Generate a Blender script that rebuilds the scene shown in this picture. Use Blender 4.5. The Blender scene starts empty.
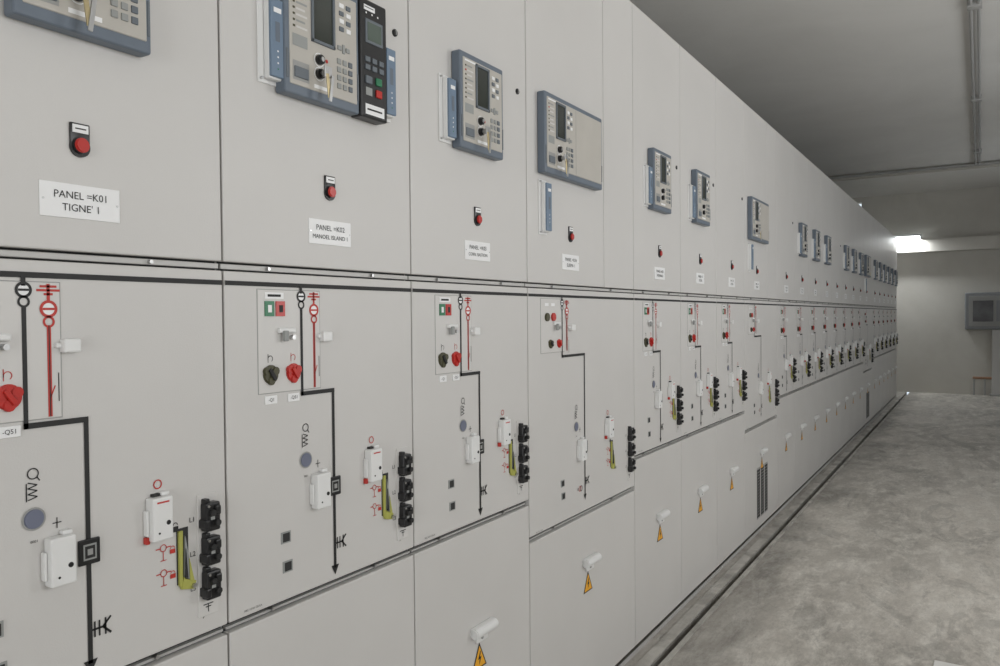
import bpy, bmesh, math, random
from mathutils import Matrix, Vector
random.seed(4)
sc=bpy.context.scene
sc.view_settings.view_transform='Standard'
COL=sc.collection
# ------------------------------------------------------------ materials
MATS={}
def mat(name,col,rough=.5,metal=0.,emit=None,es=0.,noise=0.,nscale=6.,bump=0.,bscale=200.,spec=.5,coat=0.):
    m=bpy.data.materials.new(name); m.use_nodes=True
    nt=m.node_tree; b=nt.nodes['Principled BSDF']
    b.inputs['Base Color'].default_value=(*col,1); b.inputs['Roughness'].default_value=rough
    b.inputs['Metallic'].default_value=metal; b.inputs['Specular IOR Level'].default_value=spec
    b.inputs['Coat Weight'].default_value=coat
    if emit: b.inputs['Emission Color'].default_value=(*emit,1); b.inputs['Emission Strength'].default_value=es
    tc=nt.nodes.new('ShaderNodeTexCoord')
    if noise>0:
        n=nt.nodes.new('ShaderNodeTexNoise'); n.inputs['Scale'].default_value=nscale; n.inputs['Detail'].default_value=6
        r=nt.nodes.new('ShaderNodeMapRange'); r.inputs[1].default_value=.3; r.inputs[2].default_value=.7
        r.inputs[3].default_value=1-noise; r.inputs[4].default_value=1+noise
        mx=nt.nodes.new('ShaderNodeVectorMath'); mx.operation='SCALE'; mx.inputs[0].default_value=col
        nt.links.new(tc.outputs['Object'],n.inputs['Vector']); nt.links.new(n.outputs['Fac'],r.inputs[0])
        nt.links.new(r.outputs[0],mx.inputs['Scale']); nt.links.new(mx.outputs[0],b.inputs['Base Color'])
    if bump>0:
        n=nt.nodes.new('ShaderNodeTexNoise'); n.inputs['Scale'].default_value=bscale; n.inputs['Detail'].default_value=3
        bp=nt.nodes.new('ShaderNodeBump'); bp.inputs['Strength'].default_value=bump; bp.inputs['Distance'].default_value=.002
        nt.links.new(tc.outputs['Object'],n.inputs['Vector']); nt.links.new(n.outputs['Fac'],bp.inputs['Height'])
        nt.links.new(bp.outputs[0],b.inputs['Normal'])
    MATS[name]=m; return m
mat('paint',(.62,.605,.585),.46,noise=.03,nscale=2.0,bump=.12,bscale=350)
mat('paint_edge',(.54,.53,.51),.4)
mat('body',(.45,.445,.43),.5)
mat('gap',(.03,.03,.03),.8)
mat('black',(.012,.012,.013),.35)
mat('ink',(.015,.015,.015),.6)
mat('redink',(.50,.035,.025),.5)
mat('red',(.50,.025,.018),.3)
mat('olive',(.07,.065,.03),.4)
mat('green',(.02,.18,.08),.35)
mat('white',(.78,.78,.77),.35)
mat('label',(.86,.86,.86),.4)
mat('outline',(.33,.33,.32),.5)
mat('plate',(.64,.625,.605),.4)
mat('bluegrey',(.135,.165,.205),.4,noise=.05,nscale=20)
mat('bluemod',(.16,.225,.31),.35)
mat('beige',(.50,.475,.43),.45,noise=.03,nscale=15)
mat('face_dark',(.31,.32,.31),.5)
mat('key_grey',(.13,.15,.17),.5)
mat('lcd',(.040,.046,.040),.08,spec=.6)
mat('screen_green',(.09,.12,.10),.1)
mat('steel',(.55,.55,.55),.3,metal=1)
mat('brass',(.6,.5,.3),.3,metal=1)
mat('yellow',(.40,.40,.09),.45)
mat('warn',(.88,.42,.02),.45)
mat('disc',(.17,.185,.25),.3)
mat('conduit',(.42,.42,.41),.4)
mat('pale_conduit',(.62,.61,.59),.5)
mat('grey_box',(.24,.25,.26),.45)
mat('dark_glass',(.10,.10,.105),.4,noise=.4,nscale=5)
mat('pipe_rust',(.35,.20,.12),.6)
mat('tube',(1,1,1),.5,emit=(.9,.97,1),es=14)
mat('board',(.8,.79,.76),.6,noise=.05,nscale=8)
mat('frame_alu',(.5,.5,.5),.4,metal=.6)

def surf(name,c1,c2,scale,rough,bs=30,bst=.2,stretch=(1,1,1),c3=None):
    m=bpy.data.materials.new(name); m.use_nodes=True; nt=m.node_tree; b=nt.nodes['Principled BSDF']
    tc=nt.nodes.new('ShaderNodeTexCoord'); mp=nt.nodes.new('ShaderNodeMapping'); mp.inputs['Scale'].default_value=stretch
    nt.links.new(tc.outputs['Object'],mp.inputs[0])
    n=nt.nodes.new('ShaderNodeTexNoise'); n.inputs['Scale'].default_value=scale; n.inputs['Detail'].default_value=9; n.inputs['Roughness'].default_value=.62
    n.inputs['Distortion'].default_value=.5
    r=nt.nodes.new('ShaderNodeValToRGB'); r.color_ramp.elements[0].position=.36; r.color_ramp.elements[1].position=.62
    r.color_ramp.elements[0].color=(*c1,1); r.color_ramp.elements[1].color=(*c2,1)
    nt.links.new(mp.outputs[0],n.inputs['Vector']); nt.links.new(n.outputs['Fac'],r.inputs[0])
    out=r.outputs[0]
    if c3:
        def nz(s,d=7,ro=.65,dist=0):
            q=nt.nodes.new('ShaderNodeTexNoise'); q.inputs['Scale'].default_value=s; q.inputs['Detail'].default_value=d; q.inputs['Roughness'].default_value=ro; q.inputs['Distortion'].default_value=dist
            nt.links.new(mp.outputs[0],q.inputs['Vector']); return q
        def rng(src,a,b_,lo,hi):
            q=nt.nodes.new('ShaderNodeMapRange'); q.inputs[1].default_value=a; q.inputs[2].default_value=b_; q.inputs[3].default_value=lo; q.inputs[4].default_value=hi
            nt.links.new(src,q.inputs[0]); return q.outputs[0]
        def mul(c,fac):
            q=nt.nodes.new('ShaderNodeVectorMath'); q.operation='SCALE'; nt.links.new(c,q.inputs[0]); nt.links.new(fac,q.inputs['Scale']); return q.outputs[0]
        n2=nz(7,8,.72)
        mx=nt.nodes.new('ShaderNodeMixRGB'); mx.inputs[2].default_value=(*c3,1)
        nt.links.new(rng(n2.outputs['Fac'],.46,.68,0,1),mx.inputs[0]); nt.links.new(out,mx.inputs[1]); out=mx.outputs[0]
        # stains: distinct darker blotches with fairly crisp borders, plus fine grit and thin drag marks
        n4=nz(2.3,10,.7,1.2); out=mul(out,rng(n4.outputs['Fac'],.53,.58,1.0,.80))
        n5=nz(38,6,.8); out=mul(out,rng(n5.outputs['Fac'],.35,.65,.86,1.08))
        n6=nz(2.6,10,.75,2.2)
        ab=nt.nodes.new('ShaderNodeMath'); ab.operation='SUBTRACT'; ab.inputs[1].default_value=.5; nt.links.new(n6.outputs['Fac'],ab.inputs[0])
        ab2=nt.nodes.new('ShaderNodeMath'); ab2.operation='ABSOLUTE'; nt.links.new(ab.outputs[0],ab2.inputs[0])
        out=mul(out,rng(ab2.outputs[0],0,.012,.80,1.0))
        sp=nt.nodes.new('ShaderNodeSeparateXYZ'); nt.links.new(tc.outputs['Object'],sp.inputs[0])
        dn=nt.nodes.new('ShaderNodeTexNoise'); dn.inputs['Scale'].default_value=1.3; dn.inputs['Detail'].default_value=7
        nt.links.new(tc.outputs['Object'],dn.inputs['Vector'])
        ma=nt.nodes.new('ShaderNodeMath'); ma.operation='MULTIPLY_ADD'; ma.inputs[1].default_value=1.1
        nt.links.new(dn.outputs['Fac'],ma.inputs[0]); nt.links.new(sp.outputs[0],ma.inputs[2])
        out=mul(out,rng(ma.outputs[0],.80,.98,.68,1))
    nt.links.new(out,b.inputs['Base Color'])
    b.inputs['Roughness'].default_value=rough
    n3=nt.nodes.new('ShaderNodeTexNoise'); n3.inputs['Scale'].default_value=bs; n3.inputs['Detail'].default_value=6
    bp=nt.nodes.new('ShaderNodeBump'); bp.inputs['Strength'].default_value=bst; bp.inputs['Distance'].default_value=.01
    nt.links.new(tc.outputs['Object'],n3.inputs['Vector']); nt.links.new(n3.outputs['Fac'],bp.inputs['Height']); nt.links.new(bp.outputs[0],b.inputs['Normal'])
    MATS[name]=m
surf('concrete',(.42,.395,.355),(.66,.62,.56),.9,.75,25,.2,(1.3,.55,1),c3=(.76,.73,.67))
surf('concrete_edge',(.30,.285,.26),(.52,.50,.46),5,.85,40,.4)
surf('wallpaint',(.57,.55,.50),(.63,.61,.56),1.2,.8,60,.1)
surf('ceilpaint',(.74,.73,.70),(.79,.78,.75),.8,.85,60,.08)

# ------------------------------------------------------------ mesh builder
class MB:
    def __init__(s): s.v=[];s.f=[];s.m=[];s.mats=[]
    def mi(s,name):
        if name not in s.mats: s.mats.append(name)
        return s.mats.index(name)
    def addbm(s,bm,name):
        k=len(s.v); bm.verts.ensure_lookup_table(); bm.verts.index_update(); i=s.mi(name)
        s.v+= [tuple(v.co) for v in bm.verts]
        for f in bm.faces: s.f.append([k+v.index for v in f.verts]); s.m.append(i)
        bm.free()
    def box(s,x0,x1,y0,y1,z0,z1,name,bev=0,seg=2,rot=0):
        bm=bmesh.new(); bmesh.ops.create_cube(bm,size=1)
        bmesh.ops.scale(bm,vec=(x1-x0,y1-y0,z1-z0),verts=bm.verts)
        if bev: bmesh.ops.bevel(bm,geom=bm.edges[:],offset=bev,segments=seg,affect='EDGES',profile=.5)
        if rot: bmesh.ops.rotate(bm,matrix=Matrix.Rotation(rot,3,'X'),verts=bm.verts)
        bmesh.ops.translate(bm,vec=((x0+x1)/2,(y0+y1)/2,(z0+z1)/2),verts=bm.verts)
        s.addbm(bm,name)
    def cyl(s,x0,x1,y,z,r,name,n=20,r2=None,bev=0):
        bm=bmesh.new(); bmesh.ops.create_cone(bm,cap_ends=True,segments=n,radius1=r,radius2=r if r2 is None else r2,depth=abs(x1-x0))
        if bev: bmesh.ops.bevel(bm,geom=[e for e in bm.edges if e.calc_length()<r and abs(e.verts[0].co.z-e.verts[1].co.z)<1e-6 and e.verts[0].co.z>0],offset=bev,segments=2,affect='EDGES')
        bmesh.ops.rotate(bm,matrix=Matrix.Rotation(math.pi/2,3,'Y'),verts=bm.verts)
        bmesh.ops.translate(bm,vec=((x0+x1)/2,y,z),verts=bm.verts); s.addbm(bm,name)
    def rod(s,p,q,r,name,n=14):
        p=Vector(p);q=Vector(q);d=q-p
        bm=bmesh.new(); bmesh.ops.create_cone(bm,cap_ends=True,segments=n,radius1=r,radius2=r,depth=d.length)
        bmesh.ops.rotate(bm,matrix=d.to_track_quat('Z','Y').to_matrix(),verts=bm.verts)
        bmesh.ops.translate(bm,vec=(p+q)/2,verts=bm.verts); s.addbm(bm,name)
    def poly(s,pts,x,name):
        k=len(s.v); s.v+=[(x,a,b) for a,b in pts]; s.f.append(list(range(k,k+len(pts)))); s.m.append(s.mi(name))
    def rect(s,y0,y1,z0,z1,x,name): s.poly([(y0,z0),(y1,z0),(y1,z1),(y0,z1)],x,name)
    def prism(s,pts,x0,x1,name):
        k=len(s.v);n=len(pts); s.v+=[(x1,a,b) for a,b in pts]+[(x0,a,b) for a,b in pts]; i=s.mi(name)
        s.f.append(list(range(k,k+n))); s.m.append(i)
        for j in range(n):
            j2=(j+1)%n; s.f.append([k+j,k+n+j,k+n+j2,k+j2]); s.m.append(i)
    def line(s,y0,z0,y1,z1,w,x,name):
        d=Vector((y1-y0,z1-z0)); d.normalize(); n=Vector((-d.y,d.x))*w/2
        s.poly([(y0+n.x,z0+n.y),(y0-n.x,z0-n.y),(y1-n.x,z1-n.y),(y1+n.x,z1+n.y)],x,name)
    def ring(s,y,z,r,w,x,name,n=22,a0=0,a1=360):
        for j in range(n):
            t0=math.radians(a0+(a1-a0)*j/n);t1=math.radians(a0+(a1-a0)*(j+1)/n)
            s.poly([(y+(r-w/2)*math.cos(t0),z+(r-w/2)*math.sin(t0)),(y+(r+w/2)*math.cos(t0),z+(r+w/2)*math.sin(t0)),
                    (y+(r+w/2)*math.cos(t1),z+(r+w/2)*math.sin(t1)),(y+(r-w/2)*math.cos(t1),z+(r-w/2)*math.sin(t1))],x,name)
    def disk(s,y,z,r,x,name,n=22):
        s.poly([(y+r*math.cos(2*math.pi*j/n),z+r*math.sin(2*math.pi*j/n)) for j in range(n)],x,name)
    def text(s,t,y,z,size,x,name,off=0.0):
        cu=bpy.data.curves.new('tmp','FONT'); cu.body=t; cu.size=size; cu.align_x='CENTER'; cu.align_y='CENTER'; cu.resolution_u=3; cu.offset=off
        o=bpy.data.objects.new('tmp',cu); COL.objects.link(o); bpy.context.view_layer.update()
        dg=bpy.context.evaluated_depsgraph_get(); me=o.evaluated_get(dg).to_mesh()
        k=len(s.v); i=s.mi(name)
        s.v+=[(x,y+v.co.x,z+v.co.y) for v in me.vertices]
        for p in me.polygons: s.f.append([k+a for a in p.vertices]); s.m.append(i)
        bpy.data.objects.remove(o); bpy.data.curves.remove(cu)
    def mesh(s,name,smooth=False):
        me=bpy.data.meshes.new(name); me.from_pydata(s.v,[],s.f)
        for n in s.mats: me.materials.append(MATS[n])
        me.polygons.foreach_set('material_index',s.m)
        if smooth:
            me.polygons.foreach_set('use_smooth',[True]*len(me.polygons))
        me.update()
        if smooth:
            try: me.set_sharp_from_angle(angle=math.radians(35))
            except Exception: pass
        return me
def obj(name,me,loc=(0,0,0),parent=None):
    o=bpy.data.objects.new(name,me); COL.objects.link(o); o.location=loc
    if parent: o.parent=parent
    return o

HT=2.73
# ------------------------------------------------------------ cabinet body + doors
def body_mesh(w,lb=.837,split=None,vent=False):
    b=MB()
    b.box(-1.25,-.022,.001,w-.001,.02,HT,'body')
    b.box(-1.2,-.05,.01,w-.01,0,.02,'gap')
    b.rect(.002,w-.002,.03,HT-.003,-.0215,'gap')
    b.box(-.022,-.010,.0025,w-.0025,1.524,1.534,'paint_edge',.001,1)
    g=.0022
    us=[(0,w)] if not split else [(0,split),(split,w)]
    for a,c in us: b.box(-.021,0,a+g,c-g,1.538,HT,'paint',.0025)
    b.box(-.021,0,g,w-g,lb,1.520,'paint',.0025)
    b.box(-.021,0,g,w-g,.03,lb-.020,'paint',.0025)
    for a in (.12,.45):
        b.cyl(-.012,-.002,a*w/.6,1.529,.0035,'steel',10)
        b.cyl(-.021,-.004,a*w/.6,lb-.01,.004,'steel',10)
    b.box(-.021,-.012,.004,w-.004,lb-.016,lb-.011,'body')
    if vent:
        for c in range(3):
            b.box(-.001,.0010,.298+c*.105,.387+c*.105,.09,.425,'outline')
            for r in range(16):
                y=.30+c*.105; z=.10+r*.0198
                b.box(-.001,.0014,y,y+.085,z,z+.0155,'gap')
    return b.mesh('cabinet_body')
# ------------------------------------------------------------ mimic diagram / switch plate
def mimic_mesh(w,o=0,wide=False):
    b=MB(); X=.0012
    b.rect(.003,w-.003,1.4925,1.5015,X,'ink')
    py0,py1,pz0=(.10+o,.272+o,1.275)
    if wide: py0,py1,pz0=.085,.255,1.305
    b.box(-.001,.0006,py0-.0015,py1+.0015,pz0-.0015,1.4875,'outline')
    b.box(-.001,.0016,py0,py1,pz0,1.486,'plate',.0006,1)
    X2=.0022
    dy=o+(.0 if not wide else .02)
    yb,yr=.217+dy,.254+dy
    if not wide:
        b.box(0,.004,.117+dy,.141+dy,1.432,1.463,'green'); b.box(0,.004,.146+dy,.170+dy,1.432,1.463,'red')
        b.rect(.118+dy,.168+dy,1.468,1.481,X2,'label'); b.rect(.125+dy,.160+dy,1.472,1.477,X2+.0004,'ink')
        for a in (.124,.154): b.rect(a+dy,a+.01+dy,1.440,1.455,.0044,'label' if a<.13 else 'ink')
    else:
        for k,c in enumerate(('olive','red')):
            b.cyl(.001,.008,.125+k*.045,1.425,.014,c,20,bev=.001); b.rect(.112+k*.045,.138+k*.045,1.462,1.472,X2,'label')
    b.rect(yb-.0035,yb+.0035,1.480,1.496,X2,'ink')
    b.disk(yb,1.474,.0115,X2,'label'); b.ring(yb,1.474,.0105,.0042,X2+.0003,'ink'); b.rect(yb-.008,yb+.008,1.4723,1.4757,X2+.0005,'ink')
    b.ring(yb,1.456,.0075,.0035,X2+.0003,'ink')
    zs=1.266 if not wide else 1.288
    yo=.311+o if not wide else .415
    b.rect(yb-.0035,yb+.0035,zs-.0045,1.450,X2,'ink')
    b.rect(yb-.0035,yo+.0035,zs-.0045,zs+.0045,X2,'ink')
    zend=.853 if not wide else .755
    b.rect(yo-.004,yo+.004,zend+.012,zs,X,'ink')
    b.poly([(yo-.012,zend+.018),(yo,zend-.004),(yo+.012,zend+.018)],X,'ink')
    for k,(hw,z) in enumerate([(.018,1.474),(.013,1.480),(.007,1.468)]): b.rect(yr-hw,yr+hw,z-.0018,z+.0018,X2,'redink')
    b.rect(yr-.0025,yr+.0025,1.457,1.484,X2,'redink')
    b.disk(yr,1.445,.0125,X2,'label'); b.ring(yr,1.445,.0115,.0045,X2+.0003,'redink'); b.rect(yr-.009,yr+.009,1.4432,1.4468,X2+.0005,'redink')
    b.ring(yr,1.425,.0075,.0035,X2+.0003,'redink')
    b.rect(yr-.0032,yr+.0032,pz0+.002,1.418,X2,'redink'); b.rect(yr-.0008,yr+.0008,pz0+.002,1.42,X2+.0003,'ink')
    b.line(yr,pz0+.03,yr+.008,pz0+.05,.002,X2,'redink')
    b.rect(yr+.013,yr+.0145,1.30,1.345,X2,'ink')
    b.box(0,.016,.270+dy,.298+dy,1.376,1.398,'white',.003)
    b.box(0,.008,.262+dy,.275+dy,1.384,1.392,'white',.002)
    b.box(0,.010,.150+dy,.196+dy,1.397,1.408,'white',.003); b.box(.008,.016,.158+dy,.170+dy,1.380,1.402,'face_dark',.002)
    b.cyl(0,.012,.187+dy,1.388,.005,'steel',12)
    for k,(y,c) in enumerate([(.130+dy,'olive'),(.192+dy,'red')]):
        zz=1.345
        if not wide:
            b.ring(y,zz,.006,.0014,X2,'redink' if k else 'ink',16,-60,200); b.line(y-.006,zz-.008,y-.006,zz+.010,.0014,X2,'redink' if k else 'ink')
        z=1.313 if not wide else 1.335
        rr=.0195 if not wide else .014
        b.cyl(.001,.006,y,z,rr,c,24,bev=.002)
        for a in range(3):
            t=a*2.094+.5; b.cyl(.001,.008,y+rr*.67*math.cos(t),z+rr*.67*math.sin(t),rr*.46,c,12,bev=.001)
        b.box(.006,.012,y-.004,y+.004,z-rr*.67,z+rr*.67,'gap' if k==0 else 'red',.001,rot=.6)
        if not wide:
            b.box(0,.0025,y-.015,y+.017,1.252,1.269,'label',.0006,1); b.text('-Q51' if k else '-Q1',y+.001,1.2605,.010,.003,'ink')
    yd=.226+o if not wide else .345; zd=1.122 if not wide else 1.03
    b.ring(yd,zd+.070,.008,.0018,X,'ink'); b.line(yd+.006,zd+.064,yd+.010,zd+.058,.0018,X,'ink')
    for k in range(3): b.line(yd-.008,zd+.030+k*.009,yd+.006,zd+.034+k*.009,.0018,X,'ink'); b.line(yd-.008,zd+.039+k*.009,yd+.006,zd+.034+k*.009,.0018,X,'ink')
    b.rect(yd-.011,yd-.0092,zd+.028,zd+.056,X,'ink')
    b.ring(yd,zd,.0165,.003,X,'outline'); b.cyl(0,.003,yd,zd,.015,'disc',24,bev=.001)
    b.text('0001',yd,zd-.035,.006,X,'ink')
    zf=1.050 if not wide else .948
    b.box(0,.005,yo-.018,yo+.018,zf-.021,zf+.021,'black',.002); b.rect(yo-.011,yo+.011,zf-.013,zf+.013,.0054,'face_dark'); b.rect(yo-.0085,yo+.0085,zf-.010,zf+.010,.0057,'ink'); b.rect(yo-.0045,yo+.0045,zf-.005,zf+.005,.0060,'outline')
    def hbox(y0,z0,redm=False):
        b.box(0,.022,y0,y0+.040,z0,z0+.076,'white',.003); b.box(.0,.012,y0-.005,y0,z0+.01,z0+.055,'white',.002)
        b.cyl(.02,.0228,y0+.030,z0+.030,.0042,'black',12); b.cyl(.02,.0225,y0+.012,z0+.014,.002,'black',10)
        b.box(.0,.012,y0+.024,y0+.040,z0+.076,z0+.083,'white',.002)
        if redm:
            b.rect(y0+.008,y0+.032,z0+.066,z0+.069,.0223,'redink'); b.ring(y0+.024,z0+.096,.0075,.0022,X,'redink')
            b.box(.0,.010,y0-.005,y0+.002,z0-.004,z0+.008,'redink',.001)
            b.box(.0,.008,y0+.010,y0+.030,z0+.076,z0+.081,'ink')
    if wide: hbox(.353,.905); hbox(.598,.955,True)
    else: hbox(.240+o,1.013); hbox(.414+o,1.040,True)
    yp=.262+o if not wide else .375
    b.rect(yp-.008,yp+.006,zd-.014,zd-.0124,X,'ink'); b.rect(yp-.0018,yp-.0002,zd-.022,zd-.005,X,'ink')
    z=zend+.066
    b.rect(yo+.004,yo+.016,z-.0018,z+.0018,X,'ink')
    for a in (yo+.008,yo+.016): b.rect(a-.0015,a+.0015,z-.013,z+.013,X,'ink')
    b.rect(yo+.016,yo+.026,z-.0018,z+.0018,X,'ink'); b.line(yo+.022,z,yo+.036,z+.014,.0036,X,'ink'); b.line(yo+.022,z,yo+.036,z-.014,.0036,X,'ink')
    b.rect(yo+.025,yo+.028,z-.014,z+.014,X,'ink')
    ye=.462+o if not wide else .635
    ze=.985 if not wide else .875
    for k in range(2):
        z=ze+.035-k*.045
        b.ring(ye-.015,z,.006,.0016,X,'redink'); b.rect(ye-.03,ye-.021,z-.001,z+.001,X,'redink'); b.rect(ye-.009,ye+.000,z-.001,z+.001,X,'redink')
        b.rect(ye-.016,ye-.0145,z-.022,z-.006,X,'redink'); b.rect(ye-.021,ye-.009,z-.023,z-.0215,X,'redink')
        b.rect(ye-.002,ye+.009,z-.014,z-.006,X,'redink'); b.ring(ye+.0035,z-.005,.0042,.0014,X,'redink',12,0,180)
    b.rect(ye+.004,ye+.016,ze+.058,ze+.068,X,'ink'); b.ring(ye+.010,ze+.070,.0045,.0014,X,'ink',12,0,180)
    yy=.476+o if not wide else .648; z0=.925 if not wide else .815
    b.box(-.001,.0015,yy-.002,yy+.022,z0+.020,z0+.122,'gap')
    b.prism([(yy,z0+.02),(yy+.006,z0+.012),(yy+.008,z0+.118),(yy,z0+.118)],0,.006,'yellow')
    b.prism([(yy+.004,z0+.012),(yy+.030,z0+.006),(yy+.034,z0+.020),(yy+.008,z0+.033)],0,.007,'yellow')
    b.prism([(yy+.010,z0+.030),(yy+.028,z0+.022),(yy+.018,z0+.075),(yy+.012,z0+.108)],.001,.007,'face_dark')
    b.prism([(yy+.020,z0+.024),(yy+.029,z0+.022),(yy+.019,z0+.066)],.006,.0085,'yellow')
    b.prism([(yy+.010,z0+.032),(yy+.016,z0+.030),(yy+.012,z0+.085)],.006,.009,'ink')
    b.cyl(0,.012,yy+.028,z0+.013,.0045,'steel',10)
    yk=.545+o*.6 if not wide else .836; zk=.895 if not wide else .775
    b.box(-.001,.0025,yk-.022,yk+.022,zk-.025,zk+.205,'plate',.001,1)
    for k in range(3):
        z=zk+.008+k*.064
        b.box(0,.020,yk-.015,yk+.017,z,z+.054,'black',.004)
        b.box(.0,.024,yk-.019,yk-.008,z+.006,z+.024,'black',.003)
        b.box(.0,.026,yk+.002,yk+.014,z+.030,z+.048,'black',.003)
        b.box(.0,.014,yk-.013,yk-.002,z+.045,z+.061,'black',.002)
        b.cyl(.020,.027,yk-.004,z+.036,.006,'ink',12); b.cyl(.020,.028,yk+.006,z+.016,.006,'ink',12)
        b.rect(yk-.006,yk+.003,z+.022,z+.028,.0205,'face_dark'); b.cyl(.02,.0215,yk-.010,z+.048,.0025,'steel',8)
        b.text('L%d'%(3-k),yk-.032,z+.026,.013,X,'ink')
    b.rect(yk-.012,yk+.010,zk-.004,zk-.002,.003,'ink'); b.rect(yk-.007,yk+.005,zk-.009,zk-.007,.003,'ink'); b.rect(yk-.002,yk,zk-.018,zk-.003,.003,'ink')
    b.line(yk-.002,zk-.016,yk-.012,zk-.028,.0015,X,'ink')
    for (y,z) in ([(.166+o,.969),(.170+o,.907)] if not wide else [(.235,.845),(.24,.80)]):
        b.box(0,.002,y-.013,y+.013,z-.012,z+.012,'face_dark'); b.box(0,.003,y-.009,y+.009,z-.009,z+.009,'gap')
    if wide:
        yq=yo-.03; b.ring(yq-.012,.80,.009,.0025,X,'redink'); b.ring(yq-.002,.80,.009,.0025,X,'ink'); b.text('10',yq-.03,.80,.014,X,'ink')
    b.text('Mfd. 12 kV  25 kA',.065+o*.3,.848 if not wide else .718,.006,X,'ink')
    return b.mesh('mimic_panel')
# ------------------------------------------------------------ upper door items
def relay_mesh(w=.225,h=.266,key=True):
    b=MB(); d=.030
    b.box(0,d,0,w,0,h,'bluegrey',.005,3)
    b.box(d-.004,d+.002,.013,w-.010,.020,h-.016,'beige',.002)
    F=d+.0025
    b.rect(.02,.075,h-.026,h-.021,F,'label')
    b.box(d-.003,d+.0015,.004,.010,.03,.09,'key_grey',.001); b.box(d-.003,d+.0015,w-.008,w-.003,.03,.09,'key_grey',.001)
    # raised bezel around a sunken display
    b.rect(.078,.138,.128,.238,F,'lcd')
    for q in ((.073,.079,.122,.244),(.137,.143,.122,.244),(.073,.143,.122,.129),(.073,.143,.237,.244)): b.box(F-.001,F+.0035,*q,'key_grey',.001)
    for k in range(8):
        z=.228-k*.0125
        b.box(F-.001,F+.0008,.022,.027,z-.002,z+.002,'redink' if k==1 else 'olive'); b.rect(.031,.056+.006*(k%2),z-.0022,z+.0022,F,'plate' if k%3 else 'face_dark')
    for k in range(4):
        for j in range(2):
            z=.226-k*.017; y=.158+j*.022
            b.box(F-.001,F+.002,y,y+.014,z-.005,z+.005,'key_grey' if (k+j)%2 else 'label',.001)
    b.box(F-.001,F+.002,.167,.175,.122,.142,'face_dark',.001)
    b.box(F-.001,F+.002,.152,.164,.127,.137,'face_dark',.001); b.box(F-.001,F+.002,.178,.190,.127,.137,'face_dark',.001)
    for k in range(4):
        for j in range(3):
            b.box(F-.001,F+.002,.150+j*.018,.162+j*.018,.096-k*.018,.108-k*.018,'key_grey' if j==2 else 'face_dark',.001)
    b.rect(.020,.062,.100,.125,F,'face_dark')
    b.rect(.020,.066,.030,.070,F,'outline'); b.box(F-.001,F+.003,.024,.062,.036,.058,'key_grey',.001)
    for k,z in enumerate((.088,.058)):
        b.cyl(F-.001,F+.010,.095,z,.0105,'black',20,bev=.002); b.ring(.095,z,.014,.002,F+.0003,'label')
        b.cyl(F+.008,F+.012,.095,z,.005,'steel',14)
        b.disk(.118,z+.003,.004,F+.0005,'red' if k==0 else 'green',12)
    b.rect(.080,.135,.026,.034,F+.0002,'label')
    if w>.3:
        b.rect(.222,.224,.022,h-.02,F,'outline')
        b.box(d-.003,d+.0024,.226,w-.013,.022,h-.018,'beige',.001)
    if key:
        x=F+.012; y=.095; z=.058
        b.box(x-.004,x+.016,y-.0015,y+.0015,z-.007,z+.007,'steel')
        b.box(x+.012,x+.0155,y-.011,y+.011,z-.012,z+.012,'steel',.001)
        b.box(x+.014,x+.017,y-.005,y+.003,z-.054,z-.004,'brass',.0006,rot=.12)
        b.box(x+.016,x+.019,y+.002,y+.010,z-.062,z-.006,'steel',.0006,rot=-.15)
    return b.mesh('protection_relay')
def module_mesh(w=.036,h=.165):
    b=MB()
    b.box(0,.004,-.014,w+.004,-.008,h+.008,'white',.001,1)
    b.box(.004,.020,0,w,0,h,'white',.003); b.box(.018,.026,.001,w-.001,.004,h-.004,'bluemod',.002)
    F=.0265
    b.rect(.008,w-.008,h-.032,h-.022,F,'label'); b.rect(.012,w-.012,h-.09,h-.05,F,'bluegrey')
    for k in range(4): b.disk(w/2,.02+k*.012,.002,F,'green' if k==0 else 'label',10)
    b.cyl(.004,.010,-.008,h+.001,.003,'steel',8); b.cyl(.004,.010,-.008,0,.003,'steel',8)
    return b.mesh('io_module')
def control_mesh(w=.092,h=.272):
    b=MB(); b.box(0,.034,0,w,0,h,'black',.004); F=.0345
    b.box(.033,.036,.016,w-.016,h-.100,h-.045,'key_grey',.001); b.rect(.022,w-.022,h-.094,h-.052,F+.002,'screen_green')
    b.rect(.012,.05,h-.026,h-.014,F,'label'); b.rect(.014,.045,h-.020,h-.018,F+.0003,'ink')
    for k in range(2):
        for j in range(3): b.box(.033,.037,.014+j*.024,.030+j*.024,.128-k*.018,.140-k*.018,'key_grey',.001)
    b.box(.033,.038,.014,.036,.078,.096,'key_grey',.002); b.box(.033,.038,.050,.070,.080,.098,'green',.002)
    b.box(.033,.038,.050,.070,.052,.070,'red',.002); b.rect(.016,.038,.052,.070,F,'face_dark')
    b.rect(.014,w-.012,.008,.032,F,'label'); b.rect(.020,w-.02,.018,.022,F+.0003,'ink')
    for k in range(3): b.disk(.02+k*.02,h-.032,.0025,F,'label',8)
    return b.mesh('bay_controller')
def button_mesh():
    b=MB()
    b.box(0,.004,-.0165,.0165,-.010,.030,'black',.002,2); b.cyl(0,.004,0,-.008,.0165,'black',24)
    b.box(.004,.0052,-.013,.013,.014,.027,'label'); b.rect(-.009,.009,.0195,.0215,.0056,'ink')
    b.cyl(.004,.008,0,-.006,.0135,'black',24,bev=.001); b.cyl(.007,.012,0,-.006,.0118,'red',24,bev=.002)
    return b.mesh('push_button',True)
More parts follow.
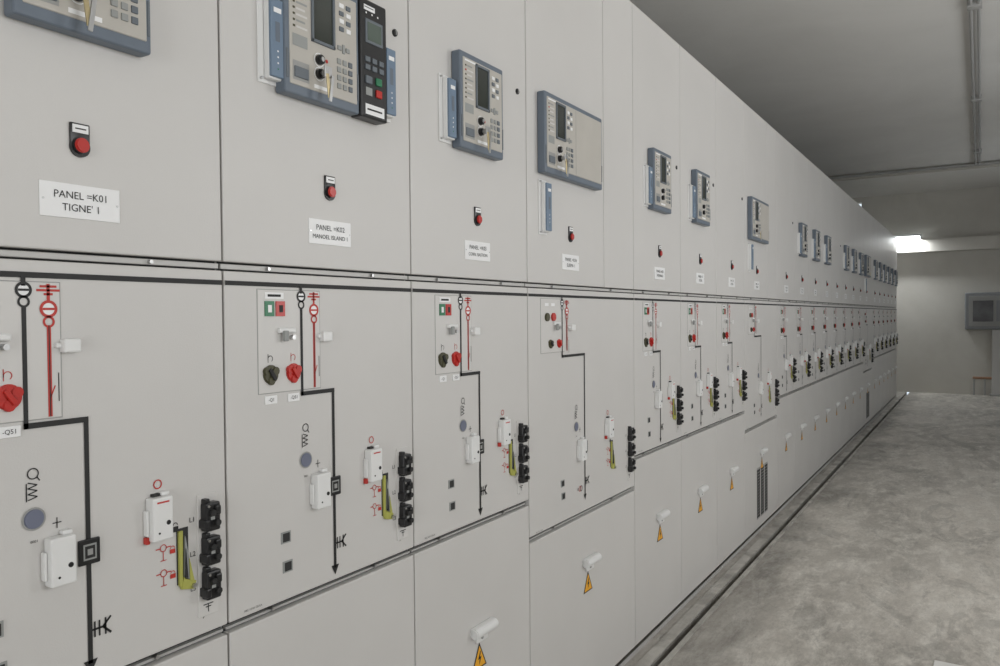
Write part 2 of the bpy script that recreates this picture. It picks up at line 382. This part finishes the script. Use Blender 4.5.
def label_mesh(t1,t2,w=.132,h=.055):
    b=MB(); b.box(0,.002,0,w,0,h,'label',.0008,1)
    b.text(t1,w/2,h*.66,.0165,.0026,'ink'); b.text(t2,w/2,h*.30,.0165 if len(t2)<10 else .0132,.0026,'ink')
    for y in (.005,w-.005): b.cyl(.0015,.003,y,h/2,.0018,'steel',8)
    return b.mesh('name_plate')
def lock_mesh():
    b=MB(); b.cyl(-.001,.004,0,0,.009,'black',18,bev=.001); b.box(.004,.006,-.0015,.0015,-.005,.005,'steel')
    return b.mesh('door_lock')
def handle_mesh():
    b=MB(); r=.0155
    bm=bmesh.new(); bmesh.ops.create_cone(bm,cap_ends=True,segments=20,radius1=r,radius2=r,depth=.112)
    bmesh.ops.bevel(bm,geom=[e for e in bm.edges if abs(e.verts[0].co.z-e.verts[1].co.z)<1e-6],offset=.003,segments=2,affect='EDGES')
    bmesh.ops.rotate(bm,matrix=Matrix.Rotation(math.pi/2,3,'X'),verts=bm.verts)
    bmesh.ops.translate(bm,vec=(.012,.056,0),verts=bm.verts); b.addbm(bm,'white')
    b.box(0,.012,.0,.112,-.006,.0155,'white',.003)
    b.box(0,.010,.022,.080,-.034,-.006,'white',.003)
    b.cyl(.009,.012,.046,-.022,.005,'outline',12)
    return b.mesh('door_handle',True)
def warn_mesh():
    b=MB(); s=.070; h=s*.98
    def tri(sc,x,m):
        c=(0,h/3); p=[(-s/2,0),(s/2,0),(0,h)]
        b.poly([(c[0]+(a-c[0])*sc,c[1]+(z-c[1])*sc) for a,z in p],x,m)
    b.prism([(-s/2-.003,-.002),(s/2+.003,-.002),(0,h+.005)],0,.0008,'ink'); tri(.90,.0011,'warn'); 
    b.poly([(.003,.048),(-.008,.025),(.000,.026),(-.003,.007),(.010,.032),(.002,.031),(.007,.048)],.0015,'ink')
    return b.mesh('warning_sign')

body_std=body_mesh(.6); body_n=body_mesh(.582); body_wide=body_mesh(.9,.712,split=.6); body_vent=body_mesh(.9,.712,split=.6,vent=True)
mim_std=mimic_mesh(.6); mim_1=mimic_mesh(.6,.014); mim_2=mimic_mesh(.582,-.018); mim_wide=mimic_mesh(.9,0,True)
rel=relay_mesh(); rel_nk=relay_mesh(key=False); rel_w=relay_mesh(.45)
mod=module_mesh(); ctrl=control_mesh(); btn=button_mesh(); lock=lock_mesh(); hnd=handle_mesh(); wrn=warn_mesh()

names={1:('PANEL =K01',"TIGNE' 1"),2:('PANEL =K02','MANOEL ISLAND 1'),3:('PANEL =K03','CORN. BASTION'),4:('PANEL =K04','SLIEMA 1'),5:('PANEL =K05','METERING')}
generic=label_mesh('PANEL =K','FEEDER')
def cabinet(y,w,idx,kind='std'):
    wide=kind!='std'
    e=bpy.data.objects.new('switchgear_cabinet',None); COL.objects.link(e); e.location=(0,y,0)
    obj('cabinet_body',{'std':body_std,'narrow':body_n,'wide':body_wide,'vent':body_vent}[kind if idx!=2 else 'narrow'],parent=e)
    obj('mimic_panel',mim_wide if wide else (mim_1 if idx<=1 else mim_2 if idx==2 else mim_std),parent=e)
    o=.015 if idx<=1 else (-.018 if idx==2 else 0)
    obj('push_button',btn,(0,.308+o,1.714),e)
    obj('name_plate',label_mesh(*names[idx]) if idx in names else generic,(0,.243+o,1.590),e)
    if idx<=1: obj('protection_relay',rel,(0,.211,1.879),e)
    elif idx==2:
        obj('io_module_a',mod,(0,.104,1.912),e); obj('protection_relay',rel,(0,.136,1.891),e)
        obj('bay_controller',ctrl,(0,.362,1.889),e); obj('io_module_b',mod,(.004,.458,1.912),e)
    elif wide:
        obj('protection_relay',rel_w,(0,.070,1.898),e)
        obj('io_module',mod,(0,.088,1.706),e)
    elif idx in (7,9,13,17): pass
    else:
        obj('protection_relay',rel if idx<5 else rel_nk,(0,.185 if idx==3 else .165,1.892),e); obj('io_module',mod,(0,.138 if idx==3 else .125,1.908),e)
    if idx!=1 and not wide: obj('door_lock',lock,(0,.543+o,2.132),e)
    obj('door_handle',hnd,(0,.254 if not wide else .392,.520),e)
    obj('warning_sign',wrn,(.0005,.298 if not wide else .435,.408),e)
cabinet(-.80,.6,-1); cabinet(-.20,.6,0); cabinet(.398,.6,1); cabinet(.998,.582,2); cabinet(1.58,.6,3); cabinet(2.18,.9,4,'wide')
cabinet(3.08,.6,5); cabinet(3.68,.6,6); cabinet(4.28,.6,7); cabinet(4.88,.9,8,'vent')
y=5.78; i=9
while y<15.0:
    if i in (17,): cabinet(y,.9,i,'vent'); y+=.9
    else: cabinet(y,.6,i); y+=.6
    i+=1
END=y
# ------------------------------------------------------------ room
CZ=3.6; YB=15.95; YF=-3.2; XL=-2.0; XR=3.3
def shell(name,boxes,m):
    b=MB()
    for q in boxes: b.box(*q,m)
    return obj(name,b.mesh(name))
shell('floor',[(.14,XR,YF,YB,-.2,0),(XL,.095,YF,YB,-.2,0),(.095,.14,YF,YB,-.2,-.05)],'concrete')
b=MB(); b.box(.128,.150,YF+.1,END+.1,-.04,.006,'concrete_edge'); b.box(.045,.095,YF+.1,END+.1,-.04,.006,'concrete_edge'); b.box(.0,.004,-.8,END,.0,.018,'body')
obj('floor_channel_edging',b.mesh('floor_channel_edging'))
shell('ceiling',[(XL,XR,YF,YB,CZ,CZ+.2)],'ceilpaint')
shell('wall_left',[(XL-.2,XL,YF,YB,0,CZ)],'wallpaint')
wx0,wx1,wz0,wz1=-.95,-.66,3.28,3.50
shell('wall_far',[(XL,wx0,YB,YB+.2,0,CZ),(wx1,XR,YB,YB+.2,0,CZ),(wx0,wx1,YB,YB+.2,0,wz0),(wx0,wx1,YB,YB+.2,wz1,CZ)],'wallpaint')
wins=[(.2,2.0),(3.4,5.2),(7.0,8.8),(11.5,13.3)]; z0,z1=1.3,2.9  # out-of-view openings, added so light can enter from the right
bx=[(XR,XR+.2,YF,YB,0,z0),(XR,XR+.2,YF,YB,z1,CZ)]
p=YF
for a,c in wins: bx.append((XR,XR+.2,p,a,z0,z1)); p=c
bx.append((XR,XR+.2,p,YB,z0,z1))
shell('wall_right',bx,'wallpaint')
for k,(a,c) in enumerate(wins):
    b=MB()
    for q in [(a,c,z0,z0+.05),(a,c,z1-.05,z1),(a,a+.05,z0,z1),(c-.05,c,z0,z1),((a+c)/2-.025,(a+c)/2+.025,z0,z1)]:
        b.box(XR+.06,XR+.11,q[0],q[1],q[2],q[3],'frame_alu')
    obj('added_window_%d'%(k+1),b.mesh('added_window'))
shell('wall_near',[(XL,.6,YF-.2,YF,0,CZ),(2.6,XR,YF-.2,YF,0,CZ),(.6,2.6,YF-.2,YF,2.5,CZ)],'wallpaint')
b=MB(); b.box(XL+.01,XR-.01,YB-.25,YB-.001,2.52,2.74,'wallpaint'); obj('trim_1',b.mesh('trim_1'))
b=MB()
for dx in (0,.05): b.rod((1.17+dx,YF+.1,CZ-.03),(1.17+dx,13.2,CZ-.03),.013,'conduit')
b.rod((-1.9,13.2,CZ-.035),(3.2,13.2,CZ-.035),.02,'conduit'); b.box(-1.9,3.2,13.24,13.33,CZ-.075,CZ-.002,'wallpaint')
for yy in (3.6,6.4,9.2,12.2): b.box(1.15,1.24,yy-.04,yy+.04,CZ-.055,CZ-.001,'conduit',.004)
obj('ceiling_conduit',b.mesh('ceiling_conduit',True))
b=MB(); b.box(-.20,.34,YB-.40,YB-.26,2.79,2.83,'white',.006); b.rod((-.18,YB-.36,2.765),(.32,YB-.36,2.765),.016,'tube')
b.rod((-.18,YB-.30,2.765),(.32,YB-.30,2.765),.016,'tube'); b.box(-.205,-.18,YB-.39,YB-.27,2.745,2.80,'white',.002); b.box(.32,.345,YB-.39,YB-.27,2.745,2.80,'white',.002)
b.box(-.1,.2,YB-.27,YB-.24,2.735,2.80,'white')
obj('fluorescent_lamp',b.mesh('fluorescent_lamp'))
b=MB(); b.box(1.00,1.75,YB-.20,YB-.002,1.14,1.78,'grey_box',.02); b.box(1.06,1.69,YB-.208,YB-.20,1.20,1.72,'outline',.003)
b.box(1.12,1.42,YB-.214,YB-.206,1.28,1.64,'dark_glass',.002); b.box(1.46,1.64,YB-.214,YB-.206,1.28,1.64,'grey_box',.002)
obj('wall_control_box',b.mesh('wall_control_box'))
b=MB(); b.box(1.40,1.56,YB-.14,YB-.002,0,1.14,'pale_conduit',.01); b.box(1.37,1.59,YB-.18,YB-.002,0,.03,'conduit',.004)
b.rod((1.12,YB-.08,.30),(1.40,YB-.08,.30),.022,'pipe_rust'); b.rod((1.14,YB-.08,.30),(1.14,YB-.08,.0),.016,'conduit'); b.rod((1.30,YB-.08,.30),(1.30,YB-.08,.0),.016,'conduit')
obj('cable_duct_post',b.mesh('cable_duct_post'))
b=MB(); b.box(0,.9,0,.65,0,.006,'board',.002)
o=obj('white_sheet',b.mesh('white_sheet'),(1.07,2.975,.001)); o.rotation_euler=(0,0,math.radians(-1))
# ------------------------------------------------------------ light
w=bpy.data.worlds.new('World'); sc.world=w; w.use_nodes=True
bg=w.node_tree.nodes['Background']; bg.inputs[0].default_value=(.80,.90,1.0,1); bg.inputs[1].default_value=1.1
def area(name,loc,rot,sx,sy,p,c=(1,1,1)):
    l=bpy.data.lights.new(name,'AREA'); l.shape='RECTANGLE'; l.size=sx; l.size_y=sy; l.energy=p; l.color=c
    o=bpy.data.objects.new(name,l); COL.objects.link(o); o.location=loc; o.rotation_euler=rot
for k,((a,c),pw) in enumerate(zip(wins,(38,50,14,9))):
    area('added_window_light',(XR+.3,(a+c)/2,(z0+z1)/2),(0,math.radians(108),0),z1-z0,c-a,pw,(1,.985,.97))  # fill light added outside each unseen opening, tilted up toward the ceiling
area('added_doorway_light',(1.6,YF-.4,1.3),(math.radians(96),0,0),1.9,2.3,45,(1,.985,.965))  # fill light added behind the camera, at an assumed unseen door opening
area('lamp_glow',(.07,YB-.33,2.73),(0,0,0),.5,.1,18,(.95,.98,1))
# ------------------------------------------------------------ camera
f=780.0; D=1.239; CH=1.426
R=Matrix.Rotation(math.atan(481/780),3,'Z')@Matrix.Rotation(math.radians(90-1.16),3,'X')@Matrix.Rotation(math.radians(-0.5),3,'Z')
cam=bpy.data.cameras.new('camera'); co=bpy.data.objects.new('camera',cam); COL.objects.link(co); sc.camera=co
cam.sensor_width=36; cam.lens=36*f/1000; cam.clip_start=.02
co.matrix_world=Matrix.Translation((D,0,CH))@R.to_4x4()
